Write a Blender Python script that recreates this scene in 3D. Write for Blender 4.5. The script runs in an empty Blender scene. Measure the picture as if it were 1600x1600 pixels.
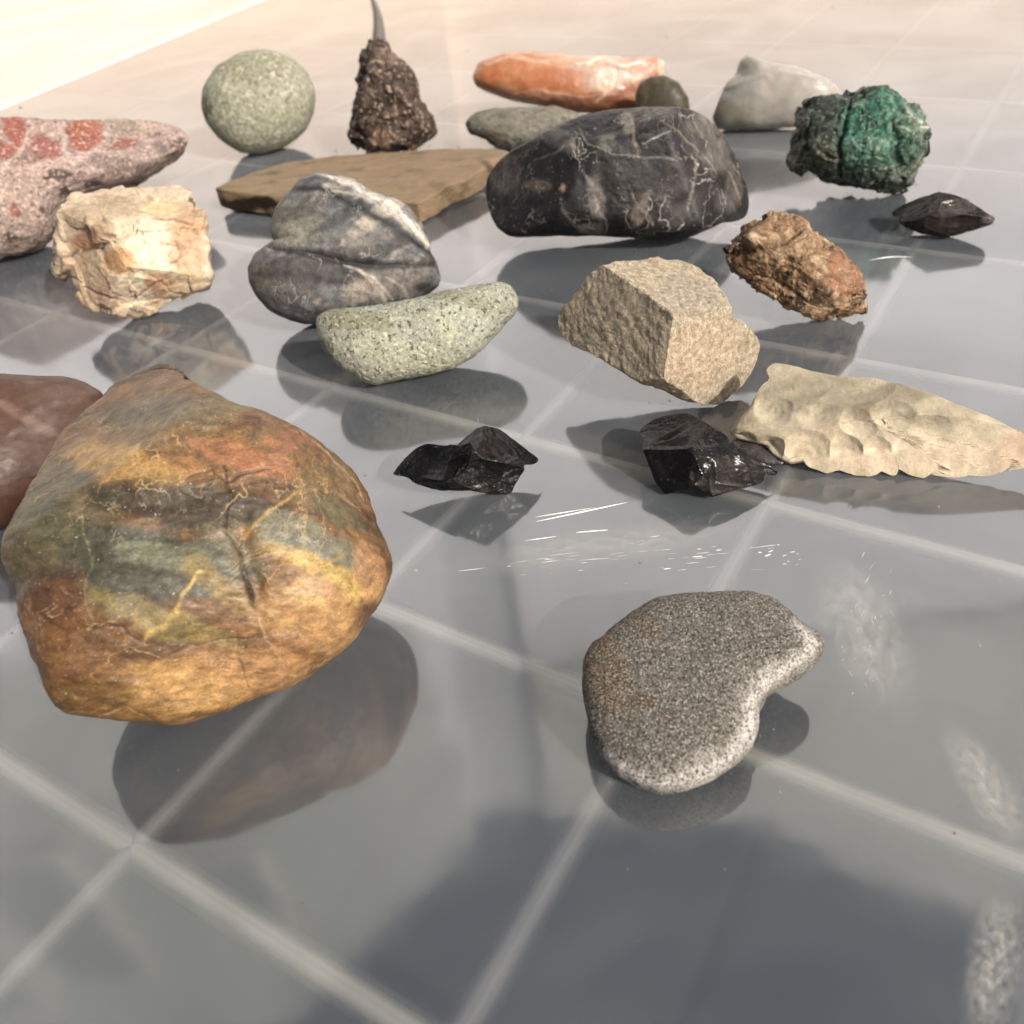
import bpy, bmesh, math, random
import numpy as np

# ------------------------------------------------------------------ camera, world, sun, exposure
H = 0.24                                   # camera height above the lid (m)
FPX = 1400.0                               # focal length in pixels of the 1600 px photograph
PITCH = math.radians(39.2)
ROLL = math.radians(6.84)
scn = bpy.context.scene
col = scn.collection

Fw = np.array([0, math.cos(PITCH), -math.sin(PITCH)])
Dn = np.array([0, -math.sin(PITCH), -math.cos(PITCH)])
Rt = np.array([1.0, 0, 0])
IX = math.cos(ROLL) * Rt + math.sin(ROLL) * Dn     # image x axis in the world
IY = -math.sin(ROLL) * Rt + math.cos(ROLL) * Dn     # image y axis (down) in the world
CAM = np.array([0, 0, H])

from mathutils import Matrix, Vector
cd = bpy.data.cameras.new('camera')
cam = bpy.data.objects.new('camera', cd); col.objects.link(cam)
M = Matrix(((IX[0], -IY[0], -Fw[0], CAM[0]), (IX[1], -IY[1], -Fw[1], CAM[1]), (IX[2], -IY[2], -Fw[2], CAM[2]), (0, 0, 0, 1)))
cam.matrix_world = M
cd.sensor_width = 36; cd.lens = 36 * FPX / 1600
cd.clip_start = 0.01; cd.clip_end = 500
cd.dof.use_dof = True; cd.dof.focus_distance = 0.36; cd.dof.aperture_fstop = 13
scn.camera = cam

SUN_EL, SUN_AZ = math.radians(34), math.radians(142)   # azimuth clockwise from +Y (away from the camera)
w = bpy.data.worlds.new('World'); scn.world = w; w.use_nodes = True
nt = w.node_tree
bgn = nt.nodes['Background']; sky = nt.nodes.new('ShaderNodeTexSky')
sky.sky_type = 'NISHITA'; sky.sun_disc = False
sky.sun_elevation = SUN_EL; sky.sun_rotation = SUN_AZ
sky.air_density = .6; sky.dust_density = 7.0; sky.ozone_density = 0.3
nt.links.new(sky.outputs[0], bgn.inputs[0]); bgn.inputs[1].default_value = 0.115
sd = bpy.data.lights.new('sun', 'SUN'); sd.energy = 3.8; sd.angle = math.radians(0.6); sd.color = (1, .96, .90)
so = bpy.data.objects.new('sun', sd); col.objects.link(so)
sv = Vector((math.sin(SUN_AZ) * math.cos(SUN_EL), math.cos(SUN_AZ) * math.cos(SUN_EL), math.sin(SUN_EL)))
so.rotation_euler = sv.to_track_quat('Z', 'Y').to_euler(); so.location = sv * 3
vs = scn.view_settings
vs.view_transform = 'Standard'; vs.look = 'None'; vs.gamma = 1; vs.use_curve_mapping = False
vs.exposure = 0.6
scn.render.engine = 'CYCLES'

# ------------------------------------------------------------------ helpers
KALB = 2.15          # sunlit brightness over albedo
def lin(c):
    c = np.asarray(c, float) / 255
    return np.where(c <= .04045, c / 12.92, ((c + .055) / 1.055) ** 2.4)
def alb(c):
    v = lin(c) / KALB; g = v.mean()
    return v * .80 + g * .20

def pray(px, py):
    d = Fw * FPX + IX * (px - 800) + IY * (py - 800)
    return d / np.linalg.norm(d)
def at(px, py, z=0.0):
    d = pray(px, py); t = (H - z) / -d[2]
    p = CAM + d * t
    return p
def proj(P):
    """P relative to the camera"""
    z = P @ Fw
    return np.stack([800 + FPX * (P @ IX) / z, 800 + FPX * (P @ IY) / z], 1)

def hsh(ix, iy, iz, s):
    h = (ix.astype(np.uint32) * np.uint32(374761393) + iy.astype(np.uint32) * np.uint32(668265263)
         + iz.astype(np.uint32) * np.uint32(2147483647 - 1274126177) + np.uint32(s * 7919 + 17))
    h = (h ^ (h >> np.uint32(13))) * np.uint32(1274126177)
    h = h ^ (h >> np.uint32(16)); h = h * np.uint32(2246822519); h = h ^ (h >> np.uint32(13))
    return (h & np.uint32(0xffffff)).astype(np.float64) / 0xffffff * 2 - 1
def vnoise(P, s=0):
    P = P + 1000.0
    I = np.floor(P).astype(np.int64); f = P - I; f = f * f * f * (f * (f * 6 - 15) + 10)
    r = 0
    for a in (0, 1):
        wa = f[:, 0] if a else 1 - f[:, 0]
        for b in (0, 1):
            wb = f[:, 1] if b else 1 - f[:, 1]
            for c in (0, 1):
                wc = f[:, 2] if c else 1 - f[:, 2]
                r = r + wa * wb * wc * hsh(I[:, 0] + a, I[:, 1] + b, I[:, 2] + c, s)
    return r
def fbm(P, o=4, s=0, g=.5, ridge=False):
    r = 0; a = 1; t = 0
    for k in range(o):
        n = vnoise(P * 2.03 ** k + k * 3.7, s + k)
        if ridge: n = 1 - 2 * np.abs(n)
        r = r + a * n; t += a; a *= g
    return r / t
def sm(x, a, b):
    t = np.clip((x - a) / (b - a), 0, 1); return t * t * (3 - 2 * t)

_ico = {}
def ico(n):
    if n not in _ico:
        bm = bmesh.new(); bmesh.ops.create_icosphere(bm, subdivisions=n, radius=1)
        me = bpy.data.meshes.new('ico'); bm.to_mesh(me); bm.free()
        co = np.empty(len(me.vertices) * 3); me.vertices.foreach_get('co', co)
        _ico[n] = (me, co.reshape(-1, 3))
    return _ico[n]

def tag(o, label=None, cat=None, group=None, kind=None):
    if label: o['label'] = label
    if cat: o['category'] = cat
    if group: o['group'] = group
    if kind: o['kind'] = kind
    return o

def polar(poly, c, n=720):
    """radius of a polygon about c for n angles (outermost crossing)"""
    P = np.asarray(poly, float) - c; Q = np.roll(P, -1, 0)
    th = np.arange(n) / n * 2 * math.pi
    d = np.stack([np.cos(th), np.sin(th)], 1)
    out = np.zeros(n)
    for i in range(n):
        e = Q - P
        den = d[i, 0] * e[:, 1] - d[i, 1] * e[:, 0]
        den = np.where(np.abs(den) < 1e-12, 1e-12, den)
        t = (P[:, 0] * e[:, 1] - P[:, 1] * e[:, 0]) / den
        u = (P[:, 0] * d[i, 1] - P[:, 1] * d[i, 0]) / den
        ok = (t > 0) & (u >= -1e-6) & (u <= 1 + 1e-6)
        out[i] = t[ok].max() if ok.any() else np.nan
    if np.isnan(out).any(): out = np.where(np.isnan(out), np.nanmean(out), out)
    return out
def interp(th, R):
    n = len(R); x = (th / (2 * math.pi) * n) % n
    i = np.floor(x).astype(int) % n; f = x - np.floor(x)
    return R[i] * (1 - f) + R[(i + 1) % n] * f
def gsm(R, s):
    if s <= 0: return R
    s = s * 3; k = np.arange(-36, 37); g = np.exp(-k * k / (2 * s * s)); g /= g.sum()
    return sum(g[j] * np.roll(R, k[j]) for j in range(73))

def segdist(A, poly):
    """distance of points A (n,2) to an open polyline and the parameter along it"""
    poly = np.asarray(poly, float); best = np.full(len(A), 1e9); tt = np.zeros(len(A)); side = np.zeros(len(A))
    L = len(poly) - 1
    for i in range(L):
        p, q = poly[i], poly[i + 1]; e = q - p; l2 = e @ e + 1e-12
        t = np.clip(((A - p) @ e) / l2, 0, 1)
        d = np.hypot(*(A - p - t[:, None] * e).T)
        m = d < best
        best = np.where(m, d, best); tt = np.where(m, (i + t) / L, tt)
        side = np.where(m, np.sign((A - p) @ np.array([-e[1], e[0]])), side)
    return best, tt, side

def stone(name, label, cat, outline, base, mat, centre=None, lean=.3, front=.6, back=.6, p=2.4, level=7,
          smooth=1.0, poly=None, cuts=(), noise=(), facets=None, bumps=(), scars=(), lines=(), blobs=(), mottle=None, tint=(1, 1, 1), warp=.06, seed=1,
          group=None, fit=True, sink=0.0, lift=0.0, warpz=None, strata=None):
    """a closed stone: spheroid with the traced radial outline in a leaning plane, its own thickness both ways,
    cut faces, chipped facets and fractal relief; colours of the stone are written per vertex."""
    rng = np.random.RandomState(seed)
    outline = np.asarray(outline, float)
    c0 = np.asarray(centre if centre is not None else (outline.max(0) + outline.min(0)) / 2, float)
    c = pray(*c0)
    n = -c * (1 - lean) + np.array([0, 0, 1.0]) * lean; n /= np.linalg.norm(n)
    e1 = IX - n * (IX @ n); e1 /= np.linalg.norm(e1)
    e2 = np.cross(n, e1)                                      # up in the image
    def toplane(pts):
        D = np.array([pray(*q) for q in pts]); t = (c @ n) / (D @ n)
        V = D * t[:, None] - c
        return np.stack([V @ e1, V @ e2], 1)
    R = polar(toplane(outline), np.zeros(2)); R0 = R.mean()
    target = gsm(polar(outline, c0), smooth)
    R = gsm(R, smooth)
    # view-aligned frame in which marks on the stone are written
    n2 = -c; f1 = IX - n2 * (IX @ n2); f1 /= np.linalg.norm(f1); f2 = np.cross(n2, f1)
    def tomark(pts):
        D = np.array([pray(*q) for q in pts]); t = (c @ n2) / (D @ n2)
        V = D * t[:, None] - c
        return np.stack([V @ f1, V @ f2], 1)
    px1 = np.linalg.norm(tomark([c0 + [1, 0]])[0] - tomark([c0])[0])
    cuts = list(cuts)
    if poly:
        npl, plo, phi_, prn = poly
        for k in range(npl):
            v = rng.normal(size=3); v[2] = abs(v[2]) * 1.1 if k % 3 else v[2]; v /= np.linalg.norm(v)
            thk = np.arange(64) / 64 * 2 * math.pi; rk = interp(thk, R) / R0
            u_, w_ = rk * np.cos(thk), rk * np.sin(thk); zz_ = front if v[2] > 0 else back
            sup = np.sqrt(np.max(u_ * v[0] + w_ * v[1]) ** 2 + (zz_ * v[2]) ** 2)
            cuts.append((v[0], v[1], v[2], sup * rng.uniform(plo, phi_), prn))
    def shape(co, R):
        x, y, z = co.T
        rho = np.hypot(x, y); th = np.arctan2(y, x)
        s = 1 / np.maximum(rho ** p + np.abs(z) ** p, 1e-9) ** (1 / p)
        r = interp(th, R) * rho * s
        zz = z * s * np.where(z > 0, front, back) * R0
        if warpz is not None: zz = zz + warpz(r * np.cos(th) / R0, r * np.sin(th) / R0) * R0
        L = np.stack([r * np.cos(th), r * np.sin(th), zz], 1)
        for (cx, cy, cz, off, rnd) in cuts:
            nn = np.array([cx, cy, cz], float); nn /= np.linalg.norm(nn)
            d = L @ nn - off * R0
            k = rnd * R0 + 1e-9
            ov = np.where(d > k, d, np.where(d > -k, (d + k) ** 2 / (4 * k), 0))
            L = L - nn * ov[:, None] * .985
        return L
    def world(L): return c + L[:, :1] * e1 + L[:, 1:2] * e2 + L[:, 2:] * n
    lo = ico(7)[1][::2]; nT = len(target)
    tg = np.arange(nT) / nT * 2 * math.pi
    fine = interp(np.arange(1440) / 1440 * 2 * math.pi, target).reshape(120, 12).max(1)  # outline radius per sector
    for it in range(6 if fit else 0):
        q = proj(world(shape(lo, R))) - c0
        ph = np.arctan2(q[:, 1], q[:, 0]); rr = np.hypot(q[:, 0], q[:, 1])
        nb = 120
        b = np.floor((ph % (2 * math.pi)) / (2 * math.pi) * nb).astype(int) % nb
        S = np.zeros(nb); np.maximum.at(S, b, rr)
        ratio = gsm(np.where(S > 0, fine / np.maximum(S, 1e-6), 1), .4)
        rim = proj(world(np.stack([R * np.cos(tg), R * np.sin(tg), 0 * R], 1))) - c0
        pa = np.arctan2(rim[:, 1], rim[:, 0])
        R = R * np.clip(interp(pa - math.pi / nb, ratio), .9, 1.12) ** .8
        if it == 5: print('FIT', name, np.round([ratio.min(), ratio.max(), np.abs(ratio - 1).mean()], 3), (S == 0).sum())
    base_me, co = ico(level)
    L = shape(co, R)
    me = base_me.copy(); me.name = name
    me.vertices.foreach_set('co', (L / R0).ravel()); me.update()
    N = np.empty(len(co) * 3); me.vertices.foreach_get('normal', N); N = N.reshape(-1, 3)
    U = L / R0                                              # stone units: mean radius 1
    if facets:
        # chipped / crystalline surface: every cell has its own height and slope
        for (cnt, hgt, slope, stretch) in facets:
            Cc = rng.normal(size=(cnt, 3)); Cc /= np.linalg.norm(Cc, axis=1)[:, None]
            idx = np.abs(Cc[:, 2]) >= 0
            r_ = interp(np.arctan2(Cc[:, 1], Cc[:, 0]), R) / R0
            Cc = np.stack([Cc[:, 0] * r_, Cc[:, 1] * r_, Cc[:, 2] * np.where(Cc[:, 2] > 0, front, back)], 1) * rng.uniform(.85, 1.1, (cnt, 1))
            sc = np.array(stretch, float)
            W = U + .05 * np.stack([vnoise(U * 5, seed + 40 + k) for k in range(3)], 1)
            bd = np.full(len(U), 1e9); bi = np.zeros(len(U), int)
            for k in range(cnt):
                d = (((W - Cc[k]) * sc) ** 2).sum(1); m = d < bd
                bd[m] = d[m]; bi[m] = k
            hh = rng.uniform(-1, 1, cnt) * hgt; gg = rng.normal(size=(cnt, 3)) * slope
            dd = hh[bi] + ((U - Cc[bi]) * gg[bi]).sum(1)
            U = U + N * dd[:, None]
    for (freq, amp, octs, kind, st) in noise:
        q = U * freq * np.array(st, float)
        if kind == 'ridge': dd = fbm(q, octs, seed + 5, .55, True)
        elif kind == 'pit': dd = -sm(fbm(q, octs, seed + 9), .15, .6)
        else: dd = fbm(q, octs, seed + 3)
        U = U + N * (dd * amp)[:, None]
    if strata:
        ang, freq, amp = strata
        a = math.radians(ang)
        t = U[:, 0] * -math.sin(a) + U[:, 1] * math.cos(a)
        t = t + .10 * fbm(U * 2.2, 4, seed + 60)
        U = U + N * (amp * fbm(np.stack([t * freq, 0 * t, 0 * t + 5], 1), 4, seed + 61))[:, None]
    V = world(U * R0)
    A = np.stack([(V - c) @ f1, (V - c) @ f2], 1)
    frontm = sm((V - c) @ n2 / R0, -.6, -.1)
    Wp = np.stack([fbm(U * 3.1 + 7, 4, seed + 21), fbm(U * 3.1 + 17, 4, seed + 31)], 1)
    A2 = A + Wp * warp * R0
    rag = 1 + .30 * fbm(U * 11, 4, seed + 77)
    disp = np.zeros(len(V))
    for (bx, by, rx, ry, ang, hgt) in bumps:
        q = (A2 - tomark([(bx, by)])[0]) / px1; a = math.radians(ang)
        u = q[:, 0] * math.cos(a) + q[:, 1] * math.sin(a); v = -q[:, 0] * math.sin(a) + q[:, 1] * math.cos(a)
        disp += hgt * np.exp(-((u / rx) ** 2 + (v / ry) ** 2)) * frontm
    A3 = A + Wp * .02 * R0; sc_ = np.zeros(len(V)); thick = sm(L[:, 2] / R0, .0, .22 * front)
    for (bx, by, rx, ry, ang, hgt) in scars:                    # shell-shaped flake scars with sharp rims
        q = (A3 - tomark([(bx, by)])[0]) / px1; a = math.radians(ang)
        u = q[:, 0] * math.cos(a) + q[:, 1] * math.sin(a); v = -q[:, 0] * math.sin(a) + q[:, 1] * math.cos(a)
        r2 = (u / rx) ** 2 + (v / ry) ** 2
        sc_ = np.minimum(sc_, -hgt * (1 - r2) * (1 + .04 * np.cos(np.sqrt(r2) * 16)))
    disp += sc_ * frontm * thick
    C = np.ones((len(V), 3)) * alb(base)
    if mottle:
        for k, (cc, freq, lo_, hi_, st) in enumerate(mottle):
            m = sm(fbm(U * freq * np.array(st, float) + 11 * k, 5, seed + 70 + k, .6), lo_, hi_)
            C = C * (1 - m[:, None]) + alb(cc) * m[:, None]
    for (bx, by, rx, ry, ang, cc, op) in blobs:
        q = (A2 - tomark([(bx, by)])[0]) / px1; a = math.radians(ang)
        u = q[:, 0] * math.cos(a) + q[:, 1] * math.sin(a); v = -q[:, 0] * math.sin(a) + q[:, 1] * math.cos(a)
        m = op * (1 - sm(np.sqrt((u / rx) ** 2 + (v / ry) ** 2) * rag, .7, 1.2)) * frontm
        C = C * (1 - m[:, None]) + alb(cc) * m[:, None]
    for (pts, wd, cc, op, dep) in lines:
        d, t, sd_ = segdist(A2, tomark(pts))
        d = d / px1; taper = .35 + .65 * np.sin(np.pi * np.clip(t, .02, .98)) ** .6
        br = .75 + .5 * fbm(U * 9, 3, seed + 90)
        g = np.exp(-(d * rag / (wd * taper * br + .2)) ** 2) * frontm
        disp += dep * g
        if cc is not None:
            m = np.clip(op * g, 0, 1); C = C * (1 - m[:, None]) + alb(cc) * m[:, None]
    C = C * np.array(tint)
    U = U + N * disp[:, None]
    V = world(U * R0)
    d = H / -(V[:, 2].min()) * (1 - lift)
    if d * V[:, 2].min() + H > 0 and False: pass
    P = V * d + CAM
    P[:, 2] -= sink
    base_pt = np.array([P[:, 0].mean(), P[:, 1].mean(), 0])
    me.vertices.foreach_set('co', (P - base_pt).ravel())
    me.polygons.foreach_set('use_smooth', np.ones(len(me.polygons), bool))
    at_ = me.color_attributes.new('stone_colour', 'FLOAT_COLOR', 'POINT')
    at_.data.foreach_set('color', np.concatenate([np.clip(C, 0.002, .92), np.ones((len(C), 1))], 1).ravel())
    me.update()
    me.materials.append(mat)
    o = bpy.data.objects.new(name, me); o.location = base_pt; col.objects.link(o)
    tag(o, label, cat, group)
    print('STONE %-22s d=%.3f size=%.3f z=%.3f..%.3f at %.3f %.3f' % (name, d, 2 * R0 * d, P[:, 2].min(), P[:, 2].max(), base_pt[0], base_pt[1]))
    return o

def node(nt, t, **k):
    n = nt.nodes.new(t)
    for a, b in k.items(): setattr(n, a, b)
    return n
def stone_mat(name, grain=900, lo=.7, hi=1.25, grain2=3000, lo2=.8, hi2=1.2, speck=None, bump=.5, bump_scale=1500,
              rough=.75, veins=(), sss=0, coat=0, spec=.4, bdist=.0004, trans=0, stretch=(1, 1, 1)):
    m = bpy.data.materials.new(name); m.use_nodes = True; nt = m.node_tree; ln = nt.links.new
    b = nt.nodes['Principled BSDF']
    at_ = node(nt, 'ShaderNodeAttribute', attribute_name='stone_colour')
    tc = node(nt, 'ShaderNodeTexCoord'); mp = node(nt, 'ShaderNodeMapping'); mp.inputs['Scale'].default_value = stretch
    ln(tc.outputs['Object'], mp.inputs['Vector'])
    def nz(scale, det, rgh=.6):
        n = node(nt, 'ShaderNodeTexNoise'); n.inputs['Scale'].default_value = scale; n.inputs['Detail'].default_value = det
        n.inputs['Roughness'].default_value = rgh; ln(mp.outputs[0], n.inputs['Vector']); return n
    def mr(src, a, b_, c, d_):
        r = node(nt, 'ShaderNodeMapRange'); ln(src, r.inputs[0])
        for i, v in enumerate((a, b_, c, d_)): r.inputs[i + 1].default_value = v
        return r.outputs[0]
    g1 = mr(nz(grain, 5).outputs['Fac'], .33, .67, lo, hi)
    g2 = mr(nz(grain2, 3).outputs['Fac'], .33, .67, lo2, hi2)
    mm = node(nt, 'ShaderNodeMath', operation='MULTIPLY'); ln(g1, mm.inputs[0]); ln(g2, mm.inputs[1])
    vm = node(nt, 'ShaderNodeVectorMath', operation='SCALE'); ln(at_.outputs['Color'], vm.inputs[0]); ln(mm.outputs[0], vm.inputs['Scale'])
    cur = vm.outputs[0]
    for sp in (speck or []):
        sc, thr, soft, cc, op = sp
        f = mr(nz(sc, 2, .5).outputs['Fac'], thr, thr + soft, 0, op)
        mx = node(nt, 'ShaderNodeMix', data_type='RGBA'); ln(f, mx.inputs[0]); ln(cur, mx.inputs[6])
        mx.inputs[7].default_value = tuple(alb(cc)) + (1,); cur = mx.outputs[2]
    for (sc, wd, cc, op, st) in veins:
        m2 = node(nt, 'ShaderNodeMapping'); m2.inputs['Scale'].default_value = st; ln(tc.outputs['Object'], m2.inputs['Vector'])
        n = node(nt, 'ShaderNodeTexNoise'); n.inputs['Scale'].default_value = sc; n.inputs['Detail'].default_value = 5
        n.inputs['Distortion'].default_value = .6; ln(m2.outputs[0], n.inputs['Vector'])
        a_ = node(nt, 'ShaderNodeMath', operation='SUBTRACT'); a_.inputs[1].default_value = .5; ln(n.outputs['Fac'], a_.inputs[0])
        c_ = node(nt, 'ShaderNodeMath', operation='ABSOLUTE'); ln(a_.outputs[0], c_.inputs[0])
        f1_ = mr(c_.outputs[0], 0, wd, 1, 0)
        f2_ = mr(nz(sc * .8, 2).outputs['Fac'], .48, .62, 0, op)
        q_ = node(nt, 'ShaderNodeMath', operation='MULTIPLY'); ln(f1_, q_.inputs[0]); ln(f2_, q_.inputs[1])
        mx = node(nt, 'ShaderNodeMix', data_type='RGBA'); ln(q_.outputs[0], mx.inputs[0]); ln(cur, mx.inputs[6])
        mx.inputs[7].default_value = tuple(alb(cc)) + (1,); cur = mx.outputs[2]
    ln(cur, b.inputs['Base Color'])
    rr = mr(nz(grain * .7, 4).outputs['Fac'], .3, .7, max(rough - .12, .05), min(rough + .12, 1)); ln(rr, b.inputs['Roughness'])
    b.inputs['Specular IOR Level'].default_value = spec * .5
    b.inputs['Coat Weight'].default_value = coat * .4; b.inputs['Coat Roughness'].default_value = .25
    if sss:
        b.inputs['Subsurface Weight'].default_value = sss; b.inputs['Subsurface Radius'].default_value = (1, .6, .4); b.inputs['Subsurface Scale'].default_value = .006
    if trans: b.inputs['Transmission Weight'].default_value = trans
    b1 = node(nt, 'ShaderNodeBump'); b1.inputs['Strength'].default_value = bump; b1.inputs['Distance'].default_value = bdist
    ln(nz(bump_scale, 8, .65).outputs['Fac'], b1.inputs['Height'])
    ln(b1.outputs[0], b.inputs['Normal'])
    return m

def plain(name, c, rough=.5, **k):
    m = bpy.data.materials.new(name); m.use_nodes = True; b = m.node_tree.nodes['Principled BSDF']
    b.inputs['Base Color'].default_value = tuple(c) + (1,); b.inputs['Roughness'].default_value = rough
    for a, v in k.items(): b.inputs[a].default_value = v
    return m
def mesh(name, V, Fc, mat, parent=None, kind=None, smooth=False):
    me = bpy.data.meshes.new(name); me.from_pydata([tuple(map(float, v)) for v in V], [], Fc); me.update()
    if mat: me.materials.append(mat)
    if smooth: me.polygons.foreach_set('use_smooth', np.ones(len(me.polygons), bool))
    o = bpy.data.objects.new(name, me); col.objects.link(o); o.parent = parent
    if kind: o['kind'] = kind
    return o

# ------------------------------------------------------------------ the setting
# white table top, the plastic lid standing on it
def white_mat():
    m = plain('white_cloth', (.84, .80, .73), .9); nt = m.node_tree; b = nt.nodes['Principled BSDF']
    n = node(nt, 'ShaderNodeTexNoise'); n.inputs['Scale'].default_value = 6; n.inputs['Detail'].default_value = 6
    tc = node(nt, 'ShaderNodeTexCoord'); nt.links.new(tc.outputs['Object'], n.inputs['Vector'])
    r = node(nt, 'ShaderNodeValToRGB'); r.color_ramp.elements[0].color = (.35, .335, .29, 1); r.color_ramp.elements[1].color = (.42, .405, .36, 1)
    r.color_ramp.elements[0].position = .3; r.color_ramp.elements[1].position = .6
    nt.links.new(n.outputs[0], r.inputs[0]); nt.links.new(r.outputs[0], b.inputs['Base Color'])
    return m
G = 40
gnd = mesh('white_ground', [(-G, -G, -.06), (G, -G, -.06), (G, G, -.06), (-G, G, -.06)], [(0, 1, 2, 3)], white_mat(), kind='structure')

# unseen white house side added beyond the table, shaped for the lid's reflection
def reflector_wall_mat():
    m = plain('reflector_wall', (.80, .78, .75), .9); nt = m.node_tree; b = nt.nodes['Principled BSDF']
    n = node(nt, 'ShaderNodeTexNoise'); n.inputs['Scale'].default_value = .8; n.inputs['Detail'].default_value = 8
    tc = node(nt, 'ShaderNodeTexCoord'); nt.links.new(tc.outputs['Object'], n.inputs['Vector'])
    r = node(nt, 'ShaderNodeValToRGB'); r.color_ramp.elements[0].color = (.76, .79, .86, 1); r.color_ramp.elements[1].color = (.88, .90, .95, 1)
    r.color_ramp.elements[0].position = .3; r.color_ramp.elements[1].position = .7
    nt.links.new(n.outputs[0], r.inputs[0])
    # warm tint for the lid's far reflection, painted low and fading out upwards
    sp = node(nt, 'ShaderNodeSeparateXYZ'); nt.links.new(tc.outputs['Object'], sp.inputs[0])
    mr = node(nt, 'ShaderNodeMapRange'); mr.interpolation_type = 'SMOOTHSTEP'; nt.links.new(sp.outputs[2], mr.inputs[0])
    for i, v in enumerate((.15, 1.35, 1, 0)): mr.inputs[i + 1].default_value = v
    mx = node(nt, 'ShaderNodeMix', data_type='RGBA'); nt.links.new(mr.outputs[0], mx.inputs[0]); nt.links.new(r.outputs[0], mx.inputs[6])
    mx.inputs[7].default_value = (.66, .54, .43, 1); nt.links.new(mx.outputs[2], b.inputs['Base Color'])
    return m
def slab(name, poly, y0, y1, mat, parent):
    n = len(poly)
    V = [(x, y0, z) for x, z in poly] + [(x, y1, z) for x, z in poly]
    F = [tuple(range(n)), tuple(range(2 * n - 1, n - 1, -1))] + [(i, n + i, n + (i + 1) % n, (i + 1) % n) for i in range(n)]
    return mesh(name, V, F, mat, parent)
unseen_house = bpy.data.objects.new('reflector_house', None); unseen_house.location = (0, 2.7, -.06); col.objects.link(unseen_house)
tag(unseen_house, 'unseen white house side added beyond the table for the glossy lid to mirror', 'unseen_house')
wm = reflector_wall_mat()
slab('reflector_wall_slab', [(-9, 0), (-.02, 0), (-.02, 1.95), (-.30, 1.95), (-.36, 3.3), (-.42, 4.3), (-1.29, 5.44), (-2.3, 6.6), (-9, 9.5)], 0, .3, wm, unseen_house)
slab('reflector_wall_slab', [(-.02, 0), (9, 0), (9, 5.6), (2.76, 6.0), (1.07, 4.45), (-.02, 4.2)], .05, .3, wm, unseen_house)
reflector_clad = plain('reflector_board_grey_green', (.47, .50, .49), .7); reflector_clad2 = plain('reflector_board_pale', (.60, .62, .61), .7)  # unseen boards added to darken the upper part of the mirrored wall
def band(x0, x1, z0, z1, m): slab('reflector_board', [(x0, z0), (x1, z0), (x1, z1 - .02), (x0, z1 - .02)], -.02, -.001, m, unseen_house)
for k in range(5): band(-9, -.46, 2.55 + .19 * k, 2.74 + .19 * k, reflector_clad2)
slab('reflector_gable', [(-9, 3.5), (-.40, 3.5), (-.42, 4.3), (-1.29, 5.44), (-2.3, 6.6), (-9, 9.5)], -.02, -.001, reflector_clad, unseen_house)
slab('reflector_side', [(.0, 3.0), (9, 3.0), (9, 5.58), (2.76, 5.98), (1.07, 4.43), (.0, 4.18)], .02, .049, reflector_clad2, unseen_house)
pane = plain('reflector_pane_grey', (.34, .37, .37), .3); frm = plain('reflector_frame_white', (.75, .75, .72), .5)  # unseen windows added to vary what the lid mirrors
for (x0, x1, z0, z1) in ((-3.05, -2.55, 3.9, 5.3), (-3.75, -3.3, 3.7, 5.6), (-1.95, -1.6, 4.15, 4.9)):
    f = slab('reflector_window', [(x0 - .06, z0 - .06), (x1 + .06, z0 - .06), (x1 + .06, z1 + .06), (x0 - .06, z1 + .06)], -.05, -.021, frm, unseen_house)
    slab('pane', [(x0, z0), (x1, z0), (x1, z1), (x0, z1)], -.054, -.0505, pane, f)
slab('reflected_dark_strip', [(-.36, 1.95), (-.02, 1.95), (-.02, 4.2), (-.42, 4.2)], .12, .3, plain('reflected_strip_grey', (.50, .53, .56), .8), unseen_house)  # made-up recess, giving the darker strip in the lid's reflection

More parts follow.
